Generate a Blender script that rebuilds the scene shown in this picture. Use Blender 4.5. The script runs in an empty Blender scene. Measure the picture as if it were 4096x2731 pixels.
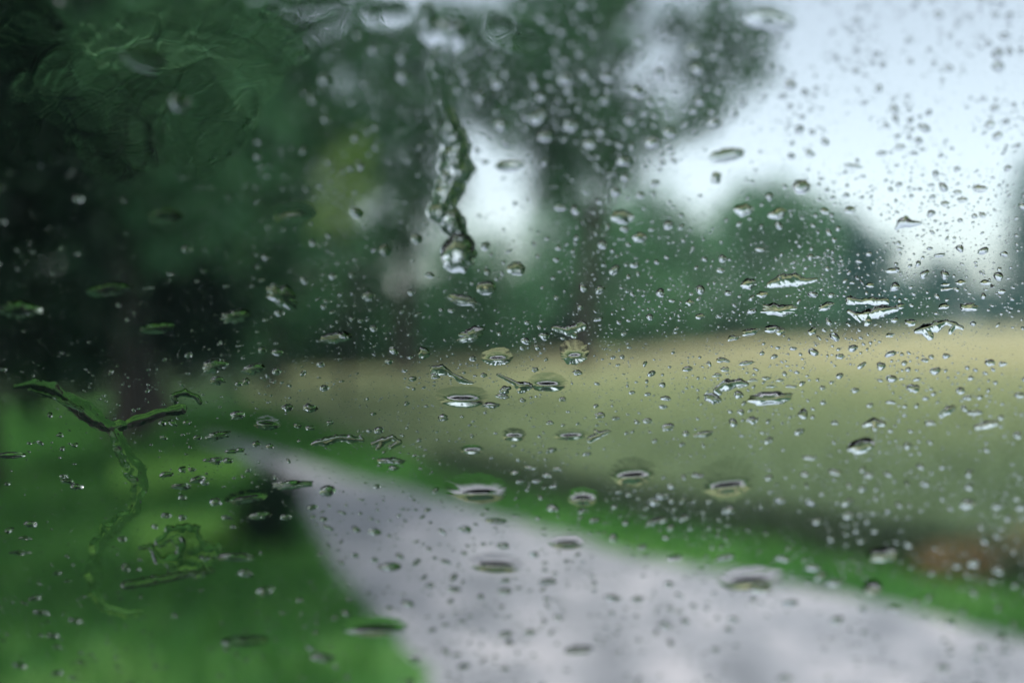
import bpy, bmesh, math, random
import numpy as np
from mathutils import Vector

scene = bpy.context.scene
C = scene.collection
rng = np.random.default_rng(7)
random.seed(7)

# ------------------------------------------------------------------ camera
IW, IH = 4096.0, 2731.0            # the photograph's own frame, used as a drawing grid
FOC = 35.0 / 36.0
CAM_H = 1.70
PITCH = math.atan((1365.5 - 1250.0) / IW / FOC)      # horizon a little above the middle
cam_d = bpy.data.cameras.new('camera')
cam = bpy.data.objects.new('camera', cam_d)
C.objects.link(cam)
cam.location = (0, 0, CAM_H)
cam.rotation_euler = (math.pi / 2 - PITCH, 0, 0)
cam_d.lens = 35.0
cam_d.sensor_width = 36.0
cam_d.sensor_fit = 'HORIZONTAL'
cam_d.clip_start = 0.01
cam_d.clip_end = 3000
FOCUS = 0.35
cam_d.dof.use_dof = True
cam_d.dof.focus_distance = FOCUS
cam_d.dof.aperture_fstop = 3.35
cam_d.dof.aperture_blades = 0
scene.camera = cam

# ------------------------------------------------------------------ sky and sun (overcast, rainy)
SUN_EL, SUN_AZ = math.radians(52), math.radians(205)    # azimuth clockwise from +Y
world = bpy.data.worlds.new('World')
scene.world = world
world.use_nodes = True
nt = world.node_tree
nt.nodes.clear()
sky = nt.nodes.new('ShaderNodeTexSky')
sky.sky_type = 'NISHITA'
sky.sun_disc = False
sky.sun_elevation = SUN_EL
sky.sun_rotation = SUN_AZ
sky.air_density = 1.0
sky.dust_density = 1.0
sky.ozone_density = 1.5
hs = nt.nodes.new('ShaderNodeHueSaturation')
hs.inputs['Saturation'].default_value = 0.46
bg = nt.nodes.new('ShaderNodeBackground')
bg.inputs['Strength'].default_value = 0.098
wo = nt.nodes.new('ShaderNodeOutputWorld')
nt.links.new(sky.outputs[0], hs.inputs['Color'])
nt.links.new(hs.outputs[0], bg.inputs['Color'])
nt.links.new(bg.outputs[0], wo.inputs['Surface'])

sun_d = bpy.data.lights.new('sun', 'SUN')
sun_d.energy = 1.5
sun_d.angle = math.radians(14)
sun_d.color = (1.0, 0.97, 0.93)
sun = bpy.data.objects.new('sun', sun_d)
C.objects.link(sun)
sd = Vector((math.sin(SUN_AZ) * math.cos(SUN_EL), math.cos(SUN_AZ) * math.cos(SUN_EL), math.sin(SUN_EL)))
sun.rotation_euler = sd.to_track_quat('Z', 'Y').to_euler()
sun.location = (20, 30, 40)

scene.view_settings.view_transform = 'Standard'
scene.view_settings.look = 'None'
scene.view_settings.exposure = 1.05
scene.view_settings.gamma = 1.0
scene.view_settings.use_curve_mapping = False

cy = scene.cycles
scene.render.engine = 'CYCLES'
cy.max_bounces = 8
cy.diffuse_bounces = 2
cy.glossy_bounces = 3
cy.transmission_bounces = 8
cy.transparent_max_bounces = 24
cy.caustics_reflective = False
cy.caustics_refractive = False
cy.sample_clamp_indirect = 6.0
cy.use_denoising = True
cy.use_adaptive_sampling = True
cy.adaptive_threshold = 0.025
cy.volume_bounces = 0

# ------------------------------------------------------------------ helpers
def ray(px, py):
    """direction through a point of the drawing grid, one metre deep along the view axis"""
    px = np.asarray(px, float); py = np.asarray(py, float)
    u = (px - IW / 2) / IW / FOC
    v = (IH / 2 - py) / IW / FOC
    cp, sp = math.cos(PITCH), math.sin(PITCH)
    return np.stack([u + 0 * v, cp + v * sp + 0 * u, -sp + v * cp + 0 * u], -1)

def ground_pt(px, py, z=0.0):
    d = ray(px, py)
    t = (CAM_H - z) / -d[..., 2]
    return d[..., 0] * t, d[..., 1] * t

def far_pt(px, py, D):
    """world point seen at the grid point, D metres ahead"""
    d = ray(px, py)
    t = D / d[1]
    return d[0] * t, D, CAM_H + d[2] * t

K = 3982.0     # grid units per radian

def tag(o, label=None, cat=None, group=None, kind=None):
    if label: o['label'] = label
    if cat: o['category'] = cat
    if group: o['group'] = group
    if kind: o['kind'] = kind
    return o

def mesh_np(name, verts, faces, mat=None, parent=None, smooth=True):
    """faces: array (n,3) or (n,4)"""
    me = bpy.data.meshes.new(name)
    verts = np.asarray(verts, np.float32); faces = np.asarray(faces, np.int32)
    n, k = faces.shape
    me.vertices.add(len(verts)); me.vertices.foreach_set('co', verts.ravel())
    me.loops.add(n * k); me.loops.foreach_set('vertex_index', faces.ravel())
    me.polygons.add(n)
    me.polygons.foreach_set('loop_start', np.arange(0, n * k, k, dtype=np.int32))
    me.polygons.foreach_set('loop_total', np.full(n, k, np.int32))
    me.polygons.foreach_set('use_smooth', np.full(n, bool(smooth)))
    me.update(calc_edges=True)
    me.validate()
    if mat: me.materials.append(mat)
    o = bpy.data.objects.new(name, me)
    C.objects.link(o)
    if parent: o.parent = parent
    return o

def empty(name, loc=(0, 0, 0)):
    o = bpy.data.objects.new(name, None)
    o.empty_display_size = 0.2
    o.location = loc
    C.objects.link(o)
    return o

def new_mat(name):
    m = bpy.data.materials.new(name)
    m.use_nodes = True
    t = m.node_tree
    t.nodes.clear()
    out = t.nodes.new('ShaderNodeOutputMaterial')
    return m, t, out

def N_(t, typ, **kw):
    n = t.nodes.new(typ)
    for k, v in kw.items():
        if k in n.inputs: n.inputs[k].default_value = v
        else: setattr(n, k, v)
    return n

def ramp(t, fac, stops):
    r = t.nodes.new('ShaderNodeValToRGB')
    e = r.color_ramp.elements
    while len(e) < len(stops): e.new(0.5)
    for el, (p, c) in zip(e, stops):
        el.position = p; el.color = (*c, 1)
    t.links.new(fac, r.inputs[0])
    return r.outputs[0]

def noise_mat(name, stops, scale=2.0, detail=4, rough=0.9, spec=0.2, coord='Object', bump=0.0, stretch=(1, 1, 1)):
    m, t, out = new_mat(name)
    tc = N_(t, 'ShaderNodeTexCoord')
    mp = N_(t, 'ShaderNodeMapping'); mp.inputs['Scale'].default_value = stretch
    t.links.new(tc.outputs[coord], mp.inputs[0])
    nz = N_(t, 'ShaderNodeTexNoise', Scale=scale, Detail=detail)
    t.links.new(mp.outputs[0], nz.inputs['Vector'])
    b = N_(t, 'ShaderNodeBsdfPrincipled', Roughness=rough)
    b.inputs['Specular IOR Level'].default_value = spec
    t.links.new(ramp(t, nz.outputs[0], stops), b.inputs['Base Color'])
    if bump:
        nb = N_(t, 'ShaderNodeTexNoise', Scale=scale * 8, Detail=5)
        t.links.new(mp.outputs[0], nb.inputs['Vector'])
        bp = N_(t, 'ShaderNodeBump', Strength=bump)
        t.links.new(nb.outputs[0], bp.inputs['Height'])
        t.links.new(bp.outputs[0], b.inputs['Normal'])
    t.links.new(b.outputs[0], out.inputs[0])
    return m

def leaf_mat(name, c0, c1, c2, trans=0.3):
    """each leaf its own tone"""
    m, t, out = new_mat(name)
    g = N_(t, 'ShaderNodeNewGeometry')
    col = ramp(t, g.outputs['Random Per Island'], [(0.0, c0), (0.55, c1), (1.0, c2)])
    d = N_(t, 'ShaderNodeBsdfDiffuse'); tr = N_(t, 'ShaderNodeBsdfTranslucent')
    t.links.new(col, d.inputs[0]); t.links.new(col, tr.inputs[0])
    mx = N_(t, 'ShaderNodeMixShader'); mx.inputs[0].default_value = trans
    t.links.new(d.outputs[0], mx.inputs[1]); t.links.new(tr.outputs[0], mx.inputs[2])
    gl = N_(t, 'ShaderNodeBsdfGlossy', Roughness=0.45)
    mg = N_(t, 'ShaderNodeMixShader'); mg.inputs[0].default_value = 0.012
    t.links.new(mx.outputs[0], mg.inputs[1]); t.links.new(gl.outputs[0], mg.inputs[2])
    t.links.new(mg.outputs[0], out.inputs[0])
    return m

def vnoise(x, y, seed=0):
    """smooth 2-D value noise in -1..1"""
    xi = np.floor(x).astype(np.int64); yi = np.floor(y).astype(np.int64)
    fx = x - xi; fy = y - yi
    fx = fx * fx * (3 - 2 * fx); fy = fy * fy * (3 - 2 * fy)
    def h(a, b):
        n = (a * 374761393 + b * 668265263 + seed * 974634777) & 0xffffffff
        n = ((n ^ (n >> 13)) * 1274126177) & 0xffffffff
        return ((n ^ (n >> 16)) & 0xffff) / 32767.5 - 1
    return ((h(xi, yi) * (1 - fx) + h(xi + 1, yi) * fx) * (1 - fy) +
            (h(xi, yi + 1) * (1 - fx) + h(xi + 1, yi + 1) * fx) * fy)

# ------------------------------------------------------------------ materials of the place
M_ground = noise_mat('soil_and_grass', [(0.3, (0.035, 0.07, 0.025)), (0.7, (0.07, 0.12, 0.045))], 0.7)
M_lawn = noise_mat('short_turf', [(0.32, (0.022, 0.085, 0.022)), (0.5, (0.05, 0.17, 0.038)), (0.64, (0.14, 0.30, 0.075))], 0.8, 4)
M_road = noise_mat('wet_grey_road', [(0.34, (0.25, 0.25, 0.27)), (0.5, (0.42, 0.41, 0.44)), (0.66, (0.66, 0.61, 0.63))], 3.2, 10, 0.40, 0.45, bump=0.25)
M_bark = noise_mat('wet_bark', [(0.3, (0.018, 0.016, 0.014)), (0.7, (0.05, 0.045, 0.038))], 9, 5, 0.8, bump=0.6)
M_leaf = {
    'dark':  leaf_mat('dark_leaves', (0.018, 0.080, 0.034), (0.045, 0.145, 0.062), (0.12, 0.24, 0.11)),
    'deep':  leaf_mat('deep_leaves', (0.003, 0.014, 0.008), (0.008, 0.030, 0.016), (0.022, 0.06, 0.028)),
    'mid':   leaf_mat('mid_leaves', (0.06, 0.17, 0.08), (0.10, 0.26, 0.125), (0.17, 0.35, 0.17)),
    'blue':  leaf_mat('haze_tinted_leaves', (0.016, 0.085, 0.072), (0.033, 0.135, 0.115), (0.07, 0.20, 0.17)),  # distance haze put into the leaf colour of the far trees
    'lime':  leaf_mat('lit_tone_leaves', (0.11, 0.21, 0.05), (0.19, 0.32, 0.085), (0.30, 0.43, 0.13)),  # light on a foliage clump put into the leaf colour
}
M_grass = leaf_mat('grass_blades', (0.036, 0.135, 0.026), (0.07, 0.23, 0.042), (0.15, 0.35, 0.08))
M_brightgrass = leaf_mat('brightened_grass_blades', (0.14, 0.34, 0.06), (0.25, 0.52, 0.11), (0.38, 0.66, 0.18))  # blades coloured brighter, standing in for light through the water film
M_darkgrass = leaf_mat('shaded_rank_grass', (0.02, 0.06, 0.025), (0.035, 0.10, 0.04), (0.06, 0.15, 0.05))
M_margin_shade = leaf_mat('shade_tinted_weeds', (0.04, 0.075, 0.045), (0.065, 0.105, 0.06), (0.11, 0.14, 0.08))  # shade of the field margin put into the blade colour
M_bracken = leaf_mat('rusty_bracken', (0.19, 0.12, 0.06), (0.31, 0.20, 0.10), (0.40, 0.29, 0.15), 0.2)

# field: straw far out, greener towards its margin by the road
mf, t, out = new_mat('stubble_field')
tc = N_(t, 'ShaderNodeTexCoord')
sx = N_(t, 'ShaderNodeSeparateXYZ'); t.links.new(tc.outputs['Object'], sx.inputs[0])
nz = N_(t, 'ShaderNodeTexNoise', Scale=0.16, Detail=4); t.links.new(tc.outputs['Object'], nz.inputs['Vector'])
ad = N_(t, 'ShaderNodeMath', operation='MULTIPLY_ADD'); ad.inputs[1].default_value = 14.0
t.links.new(nz.outputs[0], ad.inputs[0]); t.links.new(sx.outputs[1], ad.inputs[2])
mr = N_(t, 'ShaderNodeMapRange'); mr.inputs['From Min'].default_value = 15; mr.inputs['From Max'].default_value = 42
t.links.new(ad.outputs[0], mr.inputs[0])
b = N_(t, 'ShaderNodeBsdfPrincipled', Roughness=0.95)
b.inputs['Specular IOR Level'].default_value = 0.1
t.links.new(ramp(t, mr.outputs[0], [(0.0, (0.155, 0.22, 0.12)), (0.45, (0.285, 0.325, 0.165)), (1.0, (0.49, 0.455, 0.265))]), b.inputs['Base Color'])
t.links.new(b.outputs[0], out.inputs[0])
M_field = mf
M_straw = mf.copy(); M_straw.name = 'straw_stalks'

# ------------------------------------------------------------------ ground, field, road
def sheet(name, pts, z, mat, kind='structure'):
    bm = bmesh.new()
    vs = [bm.verts.new((x, y, z)) for x, y in pts]
    f = bm.faces.new(vs)
    if f.normal.z < 0: f.normal_flip()
    f.normal_update()
    bmesh.ops.triangulate(bm, faces=bm.faces[:])
    bmesh.ops.recalc_face_normals(bm, faces=bm.faces[:])
    me = bpy.data.meshes.new(name); bm.to_mesh(me); bm.free()
    me.materials.append(mat)
    o = bpy.data.objects.new(name, me); C.objects.link(o)
    return tag(o, kind=kind)

sheet('ground', [(math.cos(a) * 290, math.sin(a) * 290) for a in np.linspace(0, 2 * math.pi, 64, endpoint=False)], 0.0, M_ground)

def gp(*pxs):
    return [tuple(float(c) for c in ground_pt(x, y)) for x, y in pxs]

field_far = gp((960, 1545), (1200, 1478), (1600, 1452), (2000, 1425), (2400, 1400), (2700, 1380), (3080, 1352), (3400, 1330), (3700, 1312), (4096, 1292), (4500, 1286))
field_near = gp((4900, 2500), (4096, 2325), (3600, 2235), (3200, 2160), (2600, 2060), (2000, 1925), (1600, 1812), (1250, 1690), (1000, 1610))
sheet('field', field_far + field_near, 0.007, M_field)

def catmull(P, n=8):
    P = [np.array(p, float) for p in P]
    P = [2 * P[0] - P[1]] + P + [2 * P[-1] - P[-2]]
    out = []
    for i in range(1, len(P) - 2):
        for k in range(n):
            s = k / n
            out.append(0.5 * ((2 * P[i]) + (-P[i - 1] + P[i + 1]) * s + (2 * P[i - 1] - 5 * P[i] + 4 * P[i + 1] - P[i + 2]) * s * s + (-P[i - 1] + 3 * P[i] - 3 * P[i + 1] + P[i + 2]) * s ** 3))
    out.append(P[-2])
    return [tuple(p) for p in out]

road_right = catmull(gp((800, 1748), (900, 1760), (1040, 1795), (1280, 1870), (1700, 1985), (2100, 2095), (2600, 2235), (3400, 2385), (4096, 2560)) + [(4.2, 4.1), (7.0, 2.2), (11.0, -1.0)])
road_left = catmull(gp((800, 1770), (880, 1800), (1000, 1860), (1150, 1935), (1235, 2080), (1270, 2180), (1370, 2330), (1520, 2470), (1700, 2731)) + [(-0.2, 3.2), (-0.3, 1.0), (0.0, -4.0)])
road_right = [(a + random.gauss(0, .035), b + random.gauss(0, .035)) for a, b in catmull(road_right[::2], 6)]
road_left = [(a + random.gauss(0, .035), b + random.gauss(0, .035)) for a, b in catmull(road_left[::2], 6)]
def resample(P, n):
    P = np.array(P); d = np.r_[0, np.cumsum(np.hypot(*np.diff(P, axis=0).T))]
    q = np.linspace(0, d[-1], n)
    return np.stack([np.interp(q, d, P[:, 0]), np.interp(q, d, P[:, 1])], 1)
ra, rb = resample(road_left, 90), resample(road_right, 90)
cols = 5
rv = np.concatenate([np.c_[ra + (rb - ra) * (c / (cols - 1)), np.full(90, 0.012 + 0.02 * math.sin(math.pi * c / (cols - 1)))] for c in range(cols)])
rf = [(c * 90 + i, (c + 1) * 90 + i, (c + 1) * 90 + i + 1, c * 90 + i + 1) for c in range(cols - 1) for i in range(89)]
tag(mesh_np('road', rv, rf, M_road), kind='structure')
sheet('lawn', [(-26.0, -3.0), (14.0, -3.0), (14.0, 19.0), (-26.0, 19.0)], 0.003, M_lawn)

# ------------------------------------------------------------------ grass and stalks (uncountable)
def in_poly(x, y, poly):
    inside = np.zeros(len(x), bool)
    n = len(poly); j = n - 1
    for i in range(n):
        xi, yi = poly[i]; xj, yj = poly[j]
        c = ((yi > y) != (yj > y)) & (x < (xj - xi) * (y - yi) / (yj - yi + 1e-12) + xi)
        inside ^= c
        j = i
    return inside

def blades(name, x, y, hmin, hmax, w, lean, mat, label, cat):
    n = len(x)
    h = rng.uniform(hmin, hmax, n)
    a = rng.uniform(0, 2 * math.pi, n)
    dx, dy = np.cos(a) * w, np.sin(a) * w
    b = rng.uniform(0, 2 * math.pi, n)
    lx, ly = np.cos(b) * lean * h, np.sin(b) * lean * h
    V = np.zeros((n, 5, 3))
    V[:, 0] = np.stack([x - dx, y - dy, 0 * x], 1)
    V[:, 1] = np.stack([x + dx, y + dy, 0 * x], 1)
    V[:, 2] = np.stack([x + dx * .7 + lx * .35, y + dy * .7 + ly * .35, h * .6], 1)
    V[:, 3] = np.stack([x - dx * .7 + lx * .35, y - dy * .7 + ly * .35, h * .6], 1)
    V[:, 4] = np.stack([x + lx, y + ly, h], 1)
    base = (np.arange(n) * 5)[:, None]
    F = np.concatenate([base + [0, 1, 2], base + [0, 2, 3], base + [3, 2, 4]])
    o = mesh_np(name, V.reshape(-1, 3), F, mat, smooth=False)
    return tag(o, label, cat, kind='stuff')

road_poly = road_right + list(reversed(road_left))
field_poly = field_far + field_near

# left verge
x = rng.uniform(-13, 0, 60000); y = rng.uniform(3.2, 17, 60000)
k = ~in_poly(x, y, road_poly) & ~in_poly(x, y, field_poly) & (x < np.interp(y, [3, 6, 9, 12, 17], [-0.3, -0.9, -2.0, -3.2, -4.0]))
blades('grass', x[k], y[k], 0.05, 0.16, 0.010, 0.6, M_grass, 'green grass on the left bank of the road', 'grass')
for nm_, px_, py_, rad_, n_, lb_ in (('brightened_grass', 745, 2205, .30, 2600, 'tuft of grass coloured bright for light through the water film, lower left bank'), ('brightened_grass', 690, 1930, .55, 3000, 'grass patch coloured brighter left of the dark shrub')):
    gx0, gy0 = (float(c) for c in ground_pt(px_, py_))
    a_ = rng.uniform(0, 6.283, n_); q_ = rad_ * np.sqrt(rng.random(n_)) * (1 + .25 * np.sin(3 * a_))
    blades(nm_, gx0 + q_ * np.cos(a_), gy0 + 1.5 * q_ * np.sin(a_), 0.10, 0.22, 0.011, 0.6, M_brightgrass, lb_, 'grass')
# right verge between road and field
x = rng.uniform(-5, 8, 60000); y = rng.uniform(4.2, 18, 60000)
k = ~in_poly(x, y, road_poly) & ~in_poly(x, y, field_poly) & (x > np.interp(y, [3, 6, 9, 12, 18], [3.0, 1.4, -.9, -3.2, -5.0]))
blades('verge_grass', x[k], y[k], 0.05, 0.14, 0.010, 0.6, M_grass, 'bright green grass strip between the grey road and the field', 'grass')
# shade at the near margin of the field, drawn as dark weeds
fm = catmull([tuple(p) for p in field_near], 12)
pts = np.array(fm)[rng.integers(8, len(fm) - 30, 9000)]
x = pts[:, 0] + rng.normal(0, .18, len(pts)); y = pts[:, 1] + 0.15 + rng.normal(0, .22, len(pts))
k = ~in_poly(x, y, road_poly)
blades('margin_shade_weeds', x[k], y[k], 0.08, 0.26, 0.013, 0.5, M_margin_shade, 'shade along the near edge of the field drawn as dark weeds', 'weeds')
# stubble
n = 90000
y = 6 + 60 * rng.random(n) ** 1.8; x = (rng.uniform(-1.1, 1.35, n)) * y * 0.55
k = in_poly(x, y, field_poly)
blades('stubble', x[k], y[k], 0.08, 0.26, 0.012, 0.45, M_straw, 'pale yellow stalks covering the open field', 'stalks')

# ------------------------------------------------------------------ trees
def tube(path, radii, seg=8):
    P = np.array(path, float); n = len(P)
    V = []; F = []
    for i in range(n):
        d = P[min(i + 1, n - 1)] - P[max(i - 1, 0)]
        d /= np.linalg.norm(d) + 1e-9
        a = np.cross(d, [0.31, 0.95, 0.05]); a /= np.linalg.norm(a) + 1e-9
        b = np.cross(d, a)
        for s in range(seg):
            th = 2 * math.pi * s / seg
            V.append(P[i] + radii[i] * (a * math.cos(th) + b * math.sin(th)))
    for i in range(n - 1):
        for s in range(seg):
            s2 = (s + 1) % seg
            F.append((i * seg + s, i * seg + s2, (i + 1) * seg + s2, (i + 1) * seg + s))
    return np.array(V), np.array(F)

def join(parts):
    V = []; F = []; o = 0
    for v, f in parts:
        V.append(v); F.append(f + o); o += len(v)
    return np.concatenate(V), np.concatenate(F)

def leaves(lobes, leaf, dens, seed):
    r = np.random.default_rng(seed)
    allV = []
    for (cx, cyy, cz, rx, ry, rz) in lobes:
        vol = rx * ry * rz * 4.2
        nc = int(max(30, dens * 5.0 * rx * rz / (leaf * leaf)))
        # twigs: clump centres pushed towards the outside of the lobe, uneven
        d = r.normal(size=(nc, 3)); d /= np.linalg.norm(d, axis=1)[:, None]
        rad = r.random(nc) ** 0.45
        lump = 1 + 0.28 * np.sin(d[:, 0] * 5 + seed) * np.cos(d[:, 2] * 4 + seed * 2) + 0.12 * r.normal(size=nc)
        c = d * (rad * lump)[:, None] * [rx, ry, rz] + [cx, cyy, cz]
        per = 7
        cc = np.repeat(c, per, 0) + r.normal(size=(nc * per, 3)) * leaf * 0.9
        n = len(cc)
        a = r.normal(size=(n, 3)); a /= np.linalg.norm(a, axis=1)[:, None]
        b = np.cross(a, r.normal(size=(n, 3))); b /= np.linalg.norm(b, axis=1)[:, None]
        s = leaf * r.uniform(.5, 1.1, n)[:, None]
        V = np.stack([cc - a * s * .62, cc + b * s * .40, cc + a * s * .62, cc - b * s * .40], 1)
        allV.append(V.reshape(-1, 3))
    V = np.concatenate(allV)
    F = np.arange(len(V)).reshape(-1, 4)
    return V, F

def tree(name, label, cat, group, base, lobes, kind, leaf=0.3, dens=1.0, trunk=0.22, seed=1):
    root = empty(name, (base[0], base[1], 0))
    r = random.Random(seed)
    off = np.array([base[0], base[1], 0.0])
    L = [tuple(np.array(l[:3]) - off) + tuple(l[3:]) for l in lobes]
    top = max(L, key=lambda l: l[2])
    ztop = top[2]
    cx = sum(l[0] for l in L) / len(L); cyy = sum(l[1] for l in L) / len(L)
    steps = 7
    path = [(cx * (i / steps) ** 1.5 + r.uniform(-.05, .05) * i, cyy * (i / steps) ** 1.5 + r.uniform(-.05, .05) * i, ztop * i / steps) for i in range(steps + 1)]
    rad = [trunk * (1.35 if i == 0 else 1 - .82 * i / steps) for i in range(steps + 1)]
    parts = [tube(path, rad, 10)]
    for (x, y, z, rx, ry, rz) in L:
        zs = max(0.15 * ztop, min(z - 0.6 * math.hypot(x - cx, y - cyy) - 0.2, ztop * .85))
        i = int(max(0, min(steps - 1, zs / ztop * steps)))
        s = np.array(path[i]) * .5 + np.array(path[i + 1]) * .5
        e = np.array([x, y, z])
        m1 = s * .65 + e * .35 + np.array([0, 0, .12 * np.linalg.norm(e - s)])
        m2 = s * .3 + e * .7 + np.array([0, 0, .10 * np.linalg.norm(e - s)])
        r0 = rad[i] * .55
        parts.append(tube([s, m1, m2, e], [r0, r0 * .7, r0 * .45, r0 * .15], 6))
        for q in range(4):
            t_ = e + np.array([r.uniform(-.8, .8) * rx, r.uniform(-.8, .8) * ry, r.uniform(-.5, .8) * rz])
            parts.append(tube([m2, (m2 + t_) / 2 + np.array([0, 0, .05]), t_], [r0 * .4, r0 * .25, r0 * .06], 5))
    v, f = join(parts)
    mesh_np('trunk', v, f, M_bark, root)
    v, f = leaves(L, leaf, dens, seed)
    mesh_np('crown', v, f, M_leaf[kind], root, smooth=False)
    return tag(root, label, cat, group)

def lob(px, py, D, rpx, rpy, dd=0.0):
    x, y, z = far_pt(px, py, D)
    s = D / K
    return (x, y + dd, z, rpx * s, rpx * s * .8, rpy * s)

def base_at(px, D):
    return ((px - IW / 2) / K * D, D)

LT = 'tall trees on the left of the road'
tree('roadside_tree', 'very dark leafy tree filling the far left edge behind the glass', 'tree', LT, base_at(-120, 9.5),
     [lob(-150, 300, 9.5, 420, 420), lob(150, 760, 9.5, 380, 360), lob(60, 1200, 9.5, 420, 300), lob(-200, 900, 9.5, 400, 400), lob(220, 1430, 10, 330, 170), lob(-200, -500, 9.5, 600, 500), lob(350, -900, 9, 600, 450), lob(-600, -1500, 8, 900, 700)], 'deep', 0.16, 1.5, .2, 11)
tree('roadside_tree', 'big grey-green tree with pale gaps in the upper left corner', 'tree', LT, base_at(520, 13),
     [lob(520, 250, 13, 430, 330), lob(830, 470, 13, 300, 260), lob(350, 640, 13, 330, 260), lob(100, 200, 14, 350, 330), lob(760, 0, 13, 330, 260), lob(650, 820, 13, 300, 220), lob(300, -150, 13, 400, 260), lob(700, -600, 13, 560, 400), lob(150, -900, 13, 600, 450), lob(900, -1200, 12, 560, 400)], 'mid', 0.2, 1.15, .22, 12)
tree('roadside_tree', 'tree coloured black as under-tree shade, low behind the left grass bank', 'tree', LT, base_at(640, 15),
     [lob(620, 1080, 15, 260, 250), lob(400, 1280, 15, 300, 200), lob(760, 1280, 15, 240, 220), lob(180, 1330, 15, 300, 180)], 'deep', 0.22, 1.5, .2, 13)  # darkness under the trees put into the near-black leaf colour
tree('roadside_tree', 'dark green tree above the left tip of the field', 'tree', LT, base_at(1080, 21),
     [lob(1130, 420, 21, 300, 260), lob(1060, 760, 21, 260, 230), lob(1320, 560, 21, 210, 220), lob(1230, 180, 21, 260, 170), lob(930, 1040, 21, 230, 220), lob(1100, 1130, 21, 240, 220), lob(1000, 1370, 21, 240, 130), lob(1150, -200, 21, 330, 230), lob(1050, -600, 21, 360, 260)], 'dark', 0.26, 1.2, .22, 14)
tree('roadside_tree', 'small tree coloured yellow-green as lit foliage among the dark ones left of centre', 'tree', LT, base_at(1375, 19),
     [lob(1385, 690, 19, 90, 130), lob(1360, 860, 19, 70, 80)], 'lime', 0.18, 1.1, .06, 15)
tree('roadside_tree', 'nearest dark tree added to shade the left grass, mostly out of view at the top left corner', 'tree', LT, base_at(-1500, 6.0),
     [lob(-700, -500, 6, 700, 420), lob(-100, -620, 6, 560, 360), lob(-900, 300, 6.5, 500, 600), lob(400, -900, 5.5, 600, 380), lob(-500, -1300, 4.5, 900, 600), lob(-1300, -200, 4.0, 800, 700), lob(-900, -1500, 3.2, 1200, 700), (-8.0, 3.5, 5.0, 2.6, 2.6, 2.0), (-6.5, 1.0, 5.5, 2.4, 2.4, 1.8)], 'dark', .11, 1.1, .2, 17)  # added tree, outer lobes out of view to shade the left lawn
tree('woodland_tree', 'dull green tree filling the gaps behind the left trees', 'tree', LT, base_at(700, 27),
     [lob(650, 300, 27, 330, 300), lob(950, 300, 27, 280, 300), lob(300, 500, 27, 330, 330), lob(800, 700, 27, 330, 260), lob(450, 950, 27, 350, 260), lob(1150, 950, 27, 250, 230), lob(850, 1150, 27, 330, 230), lob(100, 250, 27, 330, 330), lob(600, -100, 27, 360, 260)], 'mid', .34, 1.2, .28, 16)
CT = 'tall trees in the upper middle'
tree('tall_tree', 'tall dark tree whose crown hangs down in the upper middle', 'tree', CT, base_at(2330, 30),
     [lob(2330, 150, 30, 260, 260), lob(2400, 480, 30, 210, 190), lob(2180, 380, 30, 170, 200), lob(2480, 660, 30, 130, 110), lob(2250, 640, 30, 130, 120), lob(2440, -60, 30, 160, 160), lob(2140, 60, 30, 130, 110), lob(2190, 560, 30, 100, 110), lob(2210, 760, 30, 80, 70), lob(2640, 520, 30, 50, 90),
      lob(2890, 90, 31, 120, 150), lob(2860, 400, 31, 75, 110), lob(2980, 270, 31, 90, 80), lob(2790, 260, 31, 80, 70), lob(2780, 470, 31, 45, 60), lob(3040, 120, 31, 50, 90), lob(2720, 90, 31, 70, 60)], 'dark', 0.3, 1.1, .26, 21)
tree('tall_tree', 'tall green tree in the upper middle left of the bright gap', 'tree', CT, base_at(1620, 28),
     [lob(1560, 260, 28, 190, 180), lob(1700, 480, 28, 170, 180), lob(1560, 680, 28, 190, 170), lob(1880, 300, 28, 150, 150), lob(1900, 120, 28, 160, 90), lob(1740, 740, 28, 110, 130), lob(1600, 900, 28, 160, 120), lob(1430, 130, 28, 150, 150), lob(2050, 250, 28, 120, 170), lob(1980, 450, 28, 100, 120), lob(1700, 110, 28, 110, 80), lob(1480, 480, 28, 140, 160)], 'dark', 0.3, 1.1, .24, 22)

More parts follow.
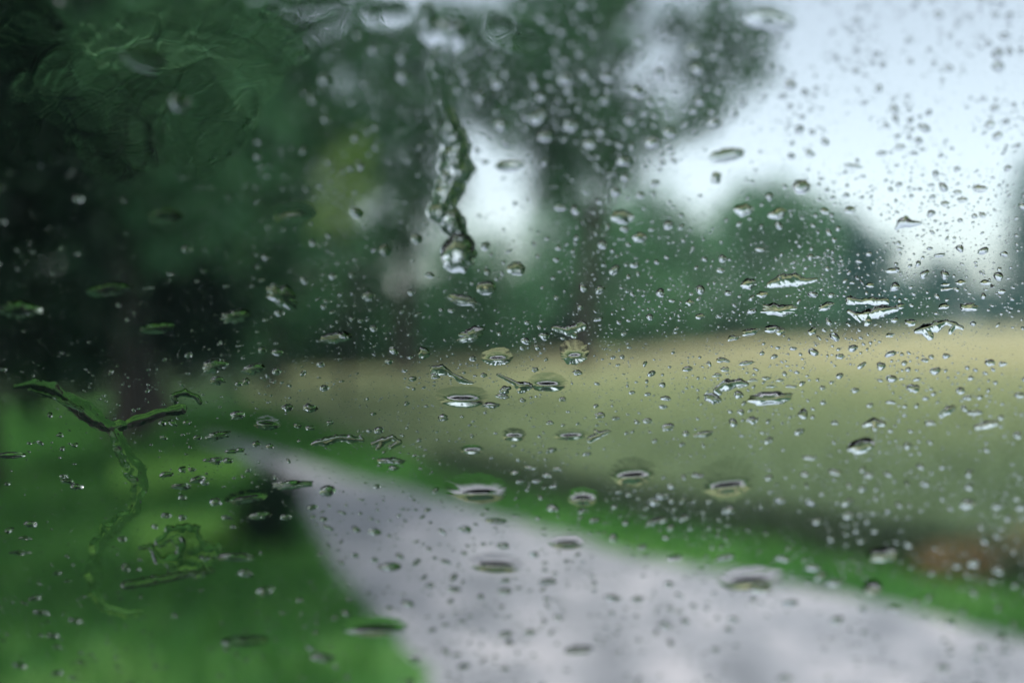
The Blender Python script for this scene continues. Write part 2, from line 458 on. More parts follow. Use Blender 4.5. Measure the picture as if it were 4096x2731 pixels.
FT = 'trees beyond the field'
far = [
 ('field_edge_tree', 'soft green tree at the left end of the far tree line', 1420, 31, [(1420, 1020, 210, 180), (1330, 1260, 240, 190), (1560, 1250, 210, 190)], 'mid', .32),
 ('field_edge_tree', 'low green tree below the bright gap in the tall trees', 1880, 36, [(1860, 1090, 210, 140), (1780, 1290, 200, 150), (2010, 1280, 190, 150)], 'mid', .34),
 ('field_edge_tree', 'broad green tree behind the middle of the field', 2290, 43, [(2310, 940, 220, 210), (2180, 1200, 190, 190), (2440, 1150, 220, 250)], 'mid', .38),
 ('field_edge_tree', 'green tree just left of the rounded tree over the field', 2650, 52, [(2570, 940, 180, 190), (2730, 1040, 170, 160), (2680, 1230, 200, 140)], 'mid', .42),
 ('field_edge_tree', 'rounded green tree rising highest beyond the field against the sky', 3080, 62, [(3060, 880, 170, 140), (2920, 990, 170, 160), (3210, 940, 160, 160), (3060, 1170, 260, 170), (2990, 840, 80, 70), (3150, 830, 90, 80)], 'mid', .5),
 ('field_edge_tree', 'dark tree tinted bluish for haze, right of the rounded tree beyond the field', 3400, 72, [(3330, 960, 130, 130), (3430, 1040, 130, 150), (3390, 1200, 210, 120)], 'blue', .55),
 ('field_edge_tree', 'low tree tinted blue-grey for haze, far off where the sky dips lowest', 3680, 105, [(3620, 1200, 170, 100), (3780, 1170, 150, 110)], 'blue', .8),
 ('field_edge_tree', 'tree tinted blue-green for haze, cut by the right edge of the view', 4180, 100, [(4200, 820, 150, 200), (4130, 1040, 120, 160), (4230, 1180, 220, 130), (3990, 1220, 130, 70)], 'blue', .7),
]
for i, (nm, lb, px, D, ls, kd, lf) in enumerate(far):
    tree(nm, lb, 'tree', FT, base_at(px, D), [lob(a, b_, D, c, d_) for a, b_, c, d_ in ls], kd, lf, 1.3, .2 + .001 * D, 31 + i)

HB = 'dark bushes at the foot of the far trees'
hb = [(1290, 30, 'leftmost dark bush at the far edge of the field'), (1560, 34, 'second dark bush from the left along the far field edge'), (1850, 37, 'dark bush under the bright gap at the far field edge'),
      (2150, 41, 'dark bush left of the middle at the far field edge'), (2420, 46, 'dark bush in the middle of the far field edge'), (2720, 54, 'dark bush left of the rounded tree at the field edge'),
      (3020, 63, 'dark bush under the rounded tree at the field edge'), (3300, 78, 'dark bush under the bluish tree at the field edge'), (3560, 98, 'small dark bush far off right along the field edge')]
for i, (px, D, lb) in enumerate(hb):
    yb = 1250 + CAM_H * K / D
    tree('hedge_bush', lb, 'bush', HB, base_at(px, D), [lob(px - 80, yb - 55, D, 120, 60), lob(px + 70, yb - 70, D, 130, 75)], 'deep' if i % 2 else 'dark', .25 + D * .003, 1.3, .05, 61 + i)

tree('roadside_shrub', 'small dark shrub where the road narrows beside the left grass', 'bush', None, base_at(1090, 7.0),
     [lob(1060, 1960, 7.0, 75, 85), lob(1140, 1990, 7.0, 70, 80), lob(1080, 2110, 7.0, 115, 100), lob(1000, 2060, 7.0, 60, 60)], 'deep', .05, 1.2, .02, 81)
for i, (px, py, lb) in enumerate([(3880, 2250, 'rust-brown bracken clump nearest the grey road on the right'), (4060, 2210, 'rust-brown bracken clump at the right edge of the view')]):
    D = CAM_H * K / (py + 70 - 1250)
    o = tree('bracken', lb, 'plant', 'rusty bracken on the right', base_at(px, D), [lob(px - 110, py, D, 150, 38), lob(px + 90, py - 20, D, 150, 50), lob(px + 10, py + 25, D, 130, 35)], 'deep', .05, .5, .012, 91 + i)
    for ch in o.children:
        ch.data.materials.clear(); ch.data.materials.append(M_bracken)

# ------------------------------------------------------------------ rain haze in the air
mh, t, out = new_mat('rain_haze')
pv = N_(t, 'ShaderNodeVolumePrincipled', Density=0.0011)
pv.inputs['Color'].default_value = (0.70, 0.90, 0.92, 1)
t.links.new(pv.outputs[0], out.inputs['Volume'])
bm = bmesh.new()
bmesh.ops.create_cube(bm, size=1.0, matrix=__import__('mathutils').Matrix.Diagonal((600, 600, 19, 1)))
me = bpy.data.meshes.new('haze'); bm.to_mesh(me); bm.free(); me.materials.append(mh)
hz = bpy.data.objects.new('haze', me); C.objects.link(hz); hz.location = (0, 0, 8.5)
tag(hz, 'pale rain haze in the air over the field', 'haze', kind='stuff')

# ------------------------------------------------------------------ the car: windscreen, bonnet, dashboard
AL, SLOPE, V0 = 1.1, 0.17, 0.031
def depth(px, py):
    u = (np.asarray(px, float) - IW / 2) / IW
    v = (IH / 2 - np.asarray(py, float)) / IW
    return FOCUS / (1 + AL * (v - SLOPE * u + V0))
def W(px, py):
    """point of the outer face of the windscreen"""
    return ray(px, py) * depth(px, py)[..., None] + np.array([0, 0, CAM_H])
p0, p1, p2 = W(2048, 1365), W(2148, 1365), W(2048, 1265)
NRM = np.cross(p1 - p0, p2 - p0); NRM /= np.linalg.norm(NRM)
if NRM[1] < 0: NRM = -NRM
FWD = np.array([NRM[0], NRM[1], 0]); FWD /= np.linalg.norm(FWD)
RGT = np.array([FWD[1], -FWD[0], 0])
UPP = np.cross(RGT, NRM); UPP /= np.linalg.norm(UPP)
if UPP[2] < 0: UPP = -UPP

car = empty('car', tuple(np.array(p0) * [1, 1, 0]))
tag(car, 'car seen from its driving seat through a rain-covered windscreen', 'car')
carloc = np.array(car.location)

mg, t, out = new_mat('windscreen_glass')
tr = N_(t, 'ShaderNodeBsdfTransparent'); tr.inputs[0].default_value = (0.95, 0.975, 0.965, 1)
gl = N_(t, 'ShaderNodeBsdfGlossy', Roughness=0.0)
fr = N_(t, 'ShaderNodeFresnel', IOR=1.45)
mx = N_(t, 'ShaderNodeMixShader')
gg_ = N_(t, 'ShaderNodeNewGeometry')
ff = N_(t, 'ShaderNodeMath', operation='SUBTRACT'); ff.inputs[0].default_value = 1.0
t.links.new(gg_.outputs['Backfacing'], ff.inputs[1])
fm_ = N_(t, 'ShaderNodeMath', operation='MULTIPLY')          # the pane reflects once, where the ray enters it
t.links.new(fr.outputs[0], fm_.inputs[0]); t.links.new(ff.outputs[0], fm_.inputs[1])
t.links.new(fm_.outputs[0], mx.inputs[0]); t.links.new(tr.outputs[0], mx.inputs[1]); t.links.new(gl.outputs[0], mx.inputs[2])
t.links.new(mx.outputs[0], out.inputs[0])
M_glass = mg
M_paint = noise_mat('black_car_paint', [(0.3, (0.006, 0.007, 0.008)), (0.7, (0.010, 0.011, 0.012))], 20, 2, 0.8, 0.06)
M_trim = noise_mat('dark_trim', [(0.3, (0.010, 0.010, 0.010)), (0.7, (0.018, 0.018, 0.018))], 60, 3, 0.85, 0.1)

GAP = 0.00002
T0, T1, HW = -0.58, 0.42, 0.78
def slab(name, mat):
    bm = bmesh.new()
    pts = []
    nu = 12
    outl = [(-HW, T0), (HW, T0), (HW * .86, T1), (-HW * .86, T1)]
    c = np.array(p0) - carloc
    for off in (-GAP, -GAP - 0.005):
        pts.append([bm.verts.new(tuple(c + RGT * a + UPP * b_ + NRM * off)) for a, b_ in outl])
    bm.faces.new(pts[0]); bm.faces.new(pts[1][::-1])
    for i in range(4):
        j = (i + 1) % 4
        bm.faces.new((pts[0][i], pts[1][i], pts[1][j], pts[0][j]))
    bmesh.ops.recalc_face_normals(bm, faces=bm.faces[:])
    me = bpy.data.meshes.new(name); bm.to_mesh(me); bm.free(); me.materials.append(mat)
    o = bpy.data.objects.new(name, me); C.objects.link(o); o.parent = car
    return o
slab('windscreen', M_glass)

def profile(name, prof, hw, mat, crown=0.0, thick=0.012):
    """lofted panel: prof = [(forward, height)], curved across"""
    nx = 17
    V = []
    basep = np.array([p0[0], p0[1], 0]) - carloc
    for layer in (0, 1):
        for (f, h) in prof:
            for i in range(nx):
                s = i / (nx - 1) * 2 - 1
                V.append(basep + FWD * (f - .10 * s * s * (f > .5)) + RGT * hw * s + np.array([0, 0, h - crown * s * s - layer * thick]))
    n = len(prof)
    F = []
    for layer in (0, 1):
        for j in range(n - 1):
            for i in range(nx - 1):
                a = layer * n * nx + j * nx + i
                F.append((a, a + 1, a + nx + 1, a + nx))
    def rim(a, b_):
        F.append((a, b_, b_ + n * nx, a + n * nx))
    for i in range(nx - 1):
        rim(i, i + 1); rim((n - 1) * nx + i, (n - 1) * nx + i + 1)
    for j in range(n - 1):
        rim(j * nx, (j + 1) * nx); rim(j * nx + nx - 1, (j + 1) * nx + nx - 1)
    o = mesh_np(name, V, F, mat, car)
    return o
zb = p0[2] + UPP[2] * T0; fb = float(np.dot(UPP * T0, FWD)); zt = p0[2] + UPP[2] * T1; ft = float(np.dot(UPP * T1, FWD))
profile('bonnet', [(fb + .03, zb - .03), (fb + .15, zb - .04), (fb + .35, zb - .07), (fb + .60, zb - .145), (fb + .85, zb - .28), (fb + .90, zb - .38), (fb + .91, zb - .6)], .80, M_paint, .05)
profile('dashboard', [(fb - .04, zb - .02), (fb - .2, zb - .03), (fb - .36, zb - .05), (fb - .44, zb - .12), (fb - .46, zb - .4)], .74, M_trim, .01)
profile('roof', [(ft - .01, zt + .02), (ft - .2, zt + .06), (ft - .7, zt + .10), (ft - 1.6, zt + .09)], .68, M_paint, .05)

profile('cabin_floor', [(fb - .44, zb - .45), (fb - .6, zb - .80), (fb - 1.2, zb - .82), (fb - 2.1, zb - .82), (fb - 2.3, zb - .3)], .74, M_trim, 0.0)
def door_panel(side):
    bm = bmesh.new()
    basep = np.array([p0[0], p0[1], 0]) - carloc
    prof = [(fb + .02, zb - .85), (fb + .02, zb - .10), (fb - .5, zb - .06), (fb - 2.3, zb - .04), (fb - 2.3, zb - .85)]
    a = [bm.verts.new(tuple(basep + FWD * f + RGT * side * .76 + np.array([0, 0, h]))) for f, h in prof]
    b2 = [bm.verts.new(tuple(basep + FWD * f + RGT * side * .80 + np.array([0, 0, h]))) for f, h in prof]
    bm.faces.new(a); bm.faces.new(b2[::-1])
    for i in range(5): bm.faces.new((a[i], b2[i], b2[(i + 1) % 5], a[(i + 1) % 5]))
    bmesh.ops.recalc_face_normals(bm, faces=bm.faces[:])
    me = bpy.data.meshes.new('door'); bm.to_mesh(me); bm.free(); me.materials.append(M_trim)
    o = bpy.data.objects.new('door', me); C.objects.link(o); o.parent = car
for sd_ in (-1, 1): door_panel(sd_)

# ------------------------------------------------------------------ rain water on the outer face
mw, t, out = new_mat('rain_water')
g_ = N_(t, 'ShaderNodeBsdfGlass', IOR=1.333, Roughness=0.0)
t.links.new(g_.outputs[0], out.inputs[0])
M_water = mw

def px_scale(px, py):
    sxx = np.linalg.norm(W(px + 1.0, py) - W(px, py), axis=-1)
    syy = np.linalg.norm(W(px, py + 1.0) - W(px, py), axis=-1)
    return sxx, syy

drops = []          # (cx, cy, w, h) of everything placed, to keep the random ones clear
def finish(name, X, Y, Hh, F, bottom, label, group, cx, cyy, cat='raindrop'):
    """X,Y grid positions, heights in metres; origin at the middle of the drop on the glass"""
    o0 = W(cx, cyy)
    V = W(X, Y) + NRM * (Hh)[:, None] - o0
    n = len(V)
    Vb = W(X, Y) - o0
    allV = np.concatenate([V, Vb])
    allF = np.concatenate([F, bottom + n])
    me_o = mesh_np(name, allV, allF, M_water)
    me_o.location = tuple(o0)
    tag(me_o, label, cat, group)
    return me_o

def radial(cx, cyy, w, h, tilt=0.0, rag=0.05, film=0.0, seed=0, label=None, group='raindrops on the windscreen', hr=0.5, sag=0.20, name='raindrop', cap=.0016):
    r = np.random.default_rng(seed * 77 + int(cx) * 13 + int(cyy))
    ns = int(np.clip(w / 2.6, 18, 60)) if film == 0 else 84; nr = int(np.clip(h / 4, 7, 18))
    th = np.linspace(0, 2 * math.pi, ns, endpoint=False)
    R = np.ones(ns)
    if film > 0:
        ns_f = 1
        for kk in range(1, 28):
            R += rag * (.9 if kk < 4 else .36) / (kk ** .25) * r.normal() * np.cos(kk * th + r.uniform(0, 6.28)) * .55
    else:
        for kk in range(2, 14):
            R += rag * r.normal() / (kk ** .55) * np.cos(kk * th + r.uniform(0, 6.28))
    R = np.clip(R, .45, 1.6)
    ct, st = math.cos(math.radians(tilt)), math.sin(math.radians(tilt))
    ox, oy = w / 2 * R * np.cos(th), h / 2 * R * np.sin(th)           # grid y runs down
    rho = np.linspace(0, 1, nr + 1) ** .8
    ay = h * sag
    X = [np.array([0.0])]; Y = [np.array([ay])]; Rr = [np.array([0.0])]
    for q in rho[1:]:
        X.append(ox * q); Y.append(ay + (oy - ay) * q); Rr.append(np.full(ns, q))
    X = np.concatenate(X); Y = np.concatenate(Y); Rr = np.concatenate(Rr)
    sx_, sy_ = px_scale(cx, cyy)
    amin = min(w / 2 * sx_, h / 2 * sy_)
    if film > 0:
        edge = (1 - Rr ** 3) ** 1.3
        Hf = 0.00011 * film
        kq = min(1.0, 85.0 / h)
        He = min(hr * .5 * amin * kq, .0013)
        yc = h * .27
        bul = np.exp(-np.abs(X / (w * .33)) ** 2.6 - ((Y - yc) / (h * kq * np.where(Y < yc, .25, .24))) ** 2 * 1.3)
        Hh = (Hf * (1 + .25 * vnoise(X / w * 7 + seed, Y / h * 7, seed)) + He * bul) * edge
    else:
        H = min(hr * amin, cap)
        Hh = H * (1 - Rr ** 2) * (1 + .30 * Rr ** 2) * (1 + .10 * vnoise(X / w * 4 + seed, Y / h * 4, seed))
    Hh = np.maximum(Hh, 0)
    GX = cx + X * ct - Y * st * 1.0; GY = cyy + X * st + Y * ct
    F = []
    def idx(q, s): return 0 if q == 0 else 1 + (q - 1) * ns + s % ns
    for s in range(ns): F.append((0, idx(1, s), idx(1, s + 1)))
    for q in range(1, nr):
        for s in range(ns):
            a, b_, c_, d_ = idx(q, s), idx(q + 1, s), idx(q + 1, s + 1), idx(q, s + 1)
            F.append((a, b_, c_)); F.append((a, c_, d_))
    F = np.array(F)
    B = np.array([(0, idx(nr, s + 1), idx(nr, s)) for s in range(ns)])
    o = finish(name, GX, GY, Hh, F, B, label, group, cx, cyy)
    drops.append((cx, cyy, w * 1.12, h * 1.12))
    return o

def chain(nodes, edges, label, rag=.25, hr=.42, step=None, seed=0, name='raindrop', group='raindrops on the windscreen', flat=None, cat='raindrop', nscale=1.0, cap=.0016, wave=0.0, soft=False):
    """water body along a skeleton: nodes (x, y, r) on the glass, edges index pairs"""
    nodes = np.array(nodes, float)
    rmin = nodes[:, 2].min(); rmax = nodes[:, 2].max()
    g = step or max(2.2, rmin / 3.0)
    x0, x1 = (nodes[:, 0] - nodes[:, 2]).min() - 4 * g, (nodes[:, 0] + nodes[:, 2]).max() + 4 * g
    y0, y1 = (nodes[:, 1] - nodes[:, 2]).min() - 4 * g, (nodes[:, 1] + nodes[:, 2]).max() + 4 * g
    xs = np.arange(x0, x1, g); ys = np.arange(y0, y1, g)
    X, Y = np.meshgrid(xs, ys)
    def field(X, Y):
        ph = np.full(X.shape, 1e9); rl = np.zeros(X.shape); wsum = np.zeros(X.shape)
        for a, b_ in edges:
            A, Bn = nodes[a], nodes[b_]
            d = Bn[:2] - A[:2]; L2 = d @ d + 1e-9
            s = np.clip(((X - A[0]) * d[0] + (Y - A[1]) * d[1]) / L2, 0, 1)
            rr = A[2] + (Bn[2] - A[2]) * s
            q = np.hypot(X - A[0] - d[0] * s, Y - A[1] - d[1] * s) - rr
            wt = np.exp(-np.clip(q / (rr * .5), -8, 30)); rl += wt * rr; wsum += wt
            kk = rr * .35
            hmm = np.clip(.5 + .5 * (ph - q) / kk, 0, 1)
            ph = np.where(ph > 1e8, q, ph * (1 - hmm) + q * hmm - kk * hmm * (1 - hmm))
        rl = rl / (wsum + 1e-30)
        rl = np.clip(np.nan_to_num(rl, nan=rmin), rmin, rmax)
        sc = 14.0 * nscale
        ph = ph + rag * rl * (.65 * vnoise(X / sc, Y / sc, seed) + .35 * vnoise(X / sc * 2.3, Y / sc * 2.3, seed + 5))
        return ph, rl
    ph, rl = field(X, Y)
    ins = ph < 0
    cell = ins[:-1, :-1] | ins[1:, :-1] | ins[:-1, 1:] | ins[1:, 1:]
    used = np.zeros(X.shape, bool)
    used[:-1, :-1] |= cell; used[1:, :-1] |= cell; used[:-1, 1:] |= cell; used[1:, 1:] |= cell
    gy, gx = np.gradient(ph, g)
    gg = gx ** 2 + gy ** 2 + 1e-3
    mv = used & ~ins
    sxm = np.clip(-ph * gx / gg, -1.1 * g, 1.1 * g); sym = np.clip(-ph * gy / gg, -1.1 * g, 1.1 * g)
    Xs = X + np.where(mv, sxm, 0); Ys = Y + np.where(mv, sym, 0)
    tt = np.clip(-ph / (rl * .95), 0, 1)
    prof = np.sqrt(np.clip(1 - (1 - tt) ** 2, 0, 1)) * .55 + .45 * tt
    if soft: prof = tt * tt * (3 - 2 * tt)
    cx, cyy = float(X[ins].mean()), float(Y[ins].mean())
    sx_, sy_ = px_scale(Xs, Ys)
    Hh = np.minimum(hr * rl * np.minimum(sx_, sy_), cap) * prof * (1 + .18 * vnoise(X / 22, Y / 22, seed + 9))
    if flat is not None:
        Hh = np.where(ins, flat * np.clip(-ph / (rl * .6), 0, 1) + Hh * .35, 0)
    if wave:
        wv = vnoise((X + .35 * Y) / 75, Y / 48, seed + 3) + .55 * vnoise((X + .5 * Y) / 34, Y / 20, seed + 4)
        Hh = np.where(ins, flat * np.clip(-ph / 60, 0, 1) * (1 + wave * wv), 0)
    Hh = np.where(ins, Hh, 0)
    # ease the height grid so the surface reads as liquid
    for _ in range(2):
        P_ = np.pad(Hh, 1, mode='edge')
        sm = (P_[1:-1, 1:-1] * 4 + P_[:-2, 1:-1] + P_[2:, 1:-1] + P_[1:-1, :-2] + P_[1:-1, 2:]) / 8
        Hh = np.where(ins, sm, 0)
    ix = -np.ones(X.shape, np.int64)
    ix[used] = np.arange(used.sum())
    jj, ii = np.nonzero(cell)
    a, b_, c_, d_ = ix[jj, ii], ix[jj, ii + 1], ix[jj + 1, ii + 1], ix[jj + 1, ii]
    F = np.concatenate([np.stack([a, b_, c_], 1), np.stack([a, c_, d_], 1)])
    o = finish(name, Xs[used], Ys[used], Hh[used], F, F[:, ::-1], label, group, cx, cyy, cat)
    for n_ in nodes: drops.append((n_[0], n_[1], n_[2] * 2.3, n_[2] * 2.3))
    for a_, b2 in edges:
        A, Bn = nodes[a_], nodes[b2]
        L = np.hypot(*(Bn[:2] - A[:2]))
        for s in np.arange(0, 1, max(.05, min(A[2], Bn[2]) / (L + 1e-6))):
            q = A + (Bn - A) * s
            drops.append((q[0], q[1], q[2] * 2.3, q[2] * 2.3))
    return o
def line(n): return [(i, i + 1) for i in range(n - 1)]

# --- running water
chain([(1705, 50, 34), (1725, 120, 48), (1796, 150, 72), (1765, 220, 40), (1744, 279, 44), (1765, 360, 34), (1773, 436, 34), (1800, 523, 50), (1822, 593, 54), (1826, 668, 62), (1808, 726, 58), (1785, 784, 44), (1762, 850, 50), (1808, 895, 56), (1835, 930, 44)],
      line(15), 'long wavy trickle running down the upper middle of the glass', .32, .32, 5, 3, 'water_trickle', 'running water on the windscreen', cat='water trail', nscale=2.2, soft=True)
radial(1834, 1012, 142, 168, 14, .05, 0, 4, 'fat bead with a black band at the foot of the trickle', hr=.52, sag=.14, cap=.004)
chain([(60, 1548, 8), (130, 1535, 17), (215, 1556, 24), (330, 1640, 34), (400, 1690, 32), (450, 1712, 24), (560, 1682, 22), (650, 1650, 17), (730, 1634, 20), (490, 1800, 34), (545, 1890, 44), (555, 1950, 30), (535, 2040, 26), (440, 2118, 36), (385, 2180, 26), (375, 2290, 34), (372, 2370, 24), (420, 2430, 18), (500, 2456, 16), (560, 2450, 14)],
      line(9) + [(5, 9)] + [(i, i + 1) for i in range(9, 19)], 'branching stream of water down the left side of the glass', .40, .15, 4.5, 6, 'water_stream', 'running water on the windscreen', cat='water trail', nscale=2.6, soft=True)
chain([(690, 1583, 10), (740, 1572, 14), (790, 1590, 12), (800, 1612, 10), (700, 1606, 12)], line(4) + [(4, 0)], 'thin ragged loop of water above the right arm of the left stream', .5, .3, 3, 8, cat='water trail', name='water_trail', group='running water on the windscreen')
chain([(640, 2170, 22), (700, 2130, 34), (760, 2150, 50), (770, 2230, 70), (700, 2250, 44), (850, 2200, 34), (640, 2240, 18), (600, 2180, 10), (560, 2190, 8)], [(0, 1), (1, 2), (2, 3), (3, 4), (3, 5), (4, 6), (6, 7), (7, 8)],
      'pale green water film in the lower left, wide and ragged', .45, .2, 5, 9, 'water_film', 'running water on the windscreen', flat=.00030, cat='water film', nscale=1.6)
chain([(500, 2340, 16), (620, 2320, 18), (740, 2296, 15), (850, 2280, 9)], line(4), 'long dark ridge of water under the pale film lower left', .25, .55, 3.5, 10, 'water_trail', 'running water on the windscreen', cat='water trail')
chain([(120, 1560, 8), (220, 1590, 9), (280, 1615, 12), (330, 1640, 9)], line(4), 'short arm of water beside the left stream near the left edge', .4, .4, 3, 12, 'water_trail', 'running water on the windscreen', cat='water trail')

chain([(60, 130, 170), (330, 330, 190), (620, 260, 200), (900, 250, 190), (820, 520, 170), (1150, 130, 130), (480, 560, 160), (150, 520, 150), (1330, 60, 90)], [(0, 1), (1, 2), (2, 3), (3, 4), (3, 5), (1, 6), (1, 7), (5, 8)],
      'thin smeared sheet of water blurring the upper left trees', .25, .2, 7, 14, 'water_film', 'running water on the windscreen', flat=.00030, cat='water film', nscale=5, wave=.13)
for nd, lb, sd_ in (([(1480, 70, 60), (1600, 60, 50)], 'smeared patch of water at the top left of the trickle', 15), ([(1990, 120, 70), (2120, 180, 60)], 'smeared patch of water at the top right of the trickle', 16)):
    chain(nd, line(len(nd)), lb, .3, .2, 6, sd_, 'water_film', 'running water on the windscreen', flat=.00026, cat='water film', nscale=4, wave=.15)
# --- branching drops
chain([(2215, 1312, 10), (2275, 1325, 18), (2330, 1304, 20), (2300, 1345, 10)], [(0, 1), (1, 2), (1, 3)], 'boomerang-shaped drop above the ragged one mid-frame', .25, .42, 2.6, 21)
chain([(1990, 1498, 5), (2030, 1517, 8), (2062, 1535, 10), (2085, 1548, 22), (2110, 1545, 18)], line(5), 'drop with a long tail pointing up left beside the green-eyed one', .3, .42, 2.4, 22)
chain([(1735, 1480, 18), (1768, 1478, 20), (1810, 1500, 7), (1845, 1520, 13), (1890, 1532, 5)], line(5), 'drop with a thin crooked tail running down right over the field edge', .35, .42, 2.4, 23)
chain([(3395, 1245, 9), (3425, 1262, 14), (3470, 1262, 22), (3530, 1243, 24), (3585, 1236, 10), (3470, 1290, 16), (3440, 1283, 8)], [(0, 1), (1, 2), (2, 3), (3, 4), (2, 5), (1, 6)], 'largest forked drop at the right with a black patch', .2, .5, 2.6, 24, cap=.003)
chain([(3665, 1325, 9), (3700, 1318, 20), (3745, 1305, 22), (3785, 1288, 10), (3820, 1300, 12), (3848, 1312, 8), (3800, 1330, 9), (3720, 1345, 16)], [(0, 1), (1, 2), (2, 3), (3, 4), (4, 5), (4, 6), (1, 7)], 'arched black and white drop near the right end of the field edge', .2, .55, 2.6, 25, cap=.003)
chain([(3080, 1138, 14), (3130, 1122, 26), (3180, 1120, 26), (3225, 1125, 13), (3265, 1118, 8)], line(5), 'long olive drop with a white hem over the rounded far tree', .22, .42, 2.6, 26)
chain([(3400, 1202, 18), (3445, 1206, 10), (3490, 1204, 16), (3545, 1204, 14)], line(4), 'row of joined olive drops just above the forked drop', .3, .42, 2.4, 27)
chain([(3585, 915, 6), (3610, 890, 20), (3640, 895, 18), (3685, 893, 5), (3625, 868, 8)], [(0, 1), (1, 2), (2, 3), (1, 4)], 'jagged olive splash against the sky near the right edge', .3, .65, 2.4, 28)
chain([(2865, 1560, 12), (2910, 1540, 22), (2960, 1530, 16), (2985, 1535, 10), (2880, 1572, 10)], [(0, 1), (1, 2), (2, 3), (0, 4)], 'butterfly-shaped drop with a black bar over the field', .25, .7, 2.4, 29, cap=.003)
chain([(2360, 1757, 13), (2395, 1738, 12), (2435, 1724, 7), (2380, 1722, 7)], [(0, 1), (1, 2), (1, 3)], 'thin twig-shaped splash over the middle of the field', .3, .5, 2.2, 30)
chain([(1490, 1775, 8), (1530, 1762, 14), (1570, 1752, 11), (1600, 1768, 8), (1560, 1786, 9), (1510, 1794, 7)], [(0, 1), (1, 2), (2, 3), (3, 4), (1, 5)], 'spidery splash above the bright verge left of centre', .45, .5, 2.2, 31)
chain([(1250, 1776, 8), (1300, 1765, 18), (1350, 1752, 14), (1400, 1755, 17), (1450, 1758, 8), (1440, 1745, 6)], line(6), 'long lumpy drop with a black eye over the left tip of the verge', .3, .45, 2.4, 32)
chain([(3765, 1660, 12), (3795, 1638, 16), (3815, 1628, 9)], line(3), 'slanting black and white drop low over the right field', .12, .65, 2.4, 34)
chain([(3905, 1708, 10), (3945, 1698, 16), (3985, 1690, 11)], line(3), 'slanting white drop by the right edge over the field', .15, .6, 2.4, 35)
chain([(3455, 1700, 8), (3495, 1688, 17), (3535, 1695, 10), (3500, 1712, 12)], [(0, 1), (1, 2), (1, 3)], 'white three-cornered drop above the black-topped bead right', .15, .65, 2.4, 36)

# --- films with an eye (film, ellipse eye low)
FILMS = [
 (1850, 1585, 215, 88, 0, .06, 1.2, 'largest film drop with a white eye ringed in green on the field'),
 (2190, 1528, 160, 78, 0, .07, 1.1, 'film drop with a green eye right of the white-eyed one'),
 (1990, 1425, 130, 72, -3, .09, 1.2, 'ragged film drop with a green eye at the far field edge'),
 (2297, 1410, 122, 98, 0, .12, 1.2, 'tall ragged splash with comb-like top at the far field edge'),
 (2055, 1737, 105, 55, 0, .05, 1.0, 'oval drop with a white eye low in the middle of the field'),
 (2282, 1737, 145, 46, -3, .05, 1.0, 'wide flat drop with a grey eye low in the field'),
 (1887, 1797, 95, 38, 0, .04, 1.0, 'flat drop with a grey eye at the lower edge of the field'),
 (1070, 1690, 120, 58, 2, .05, 1.0, 'oval drop with a dark eye over the left green verge'),
 (1918, 1950, 260, 120, -2, .10, 1.3, 'long drop with a jet-black eye over the green verge'),
 (2330, 1985, 130, 75, 0, .08, 1.2, 'drop with a small black eye just right of the long one'),
 (2530, 1885, 190, 115, -4, .12, 1.2, 'ragged film with a grey eye over the dark field margin'),
 (2910, 1910, 240, 170, -6, .14, 1.3, 'big ragged film with a straight black eye over the field margin'),
 (1985, 2250, 240, 80, 3, .06, 1.1, 'faint wide film in the middle of the grey road'),
 (3000, 2310, 270, 95, -3, .10, 1.2, 'wide white film where the verge meets the grey road'),
 (2270, 2165, 150, 60, 0, .07, 1.0, 'small film with a black dash on the upper road'),
 (985, 1985, 175, 56, -8, .10, 1.0, 'green film drop on the dark shrub by the road'),
 (1500, 2505, 280, 78, -2, .06, 1.1, 'long flat drop with a black line where grass meets the road'),
 (1165, 848, 195, 92, -4, .04, .9, 'pale ringed oval drop in front of the dark left trees'),
]
for i, (a, b_, w, h, tl, rg, fl, lb) in enumerate(FILMS):
    radial(a, b_, w, h, tl, rg, fl, 100 + i, lb, hr=1.25 if b_ > 1840 else .34)

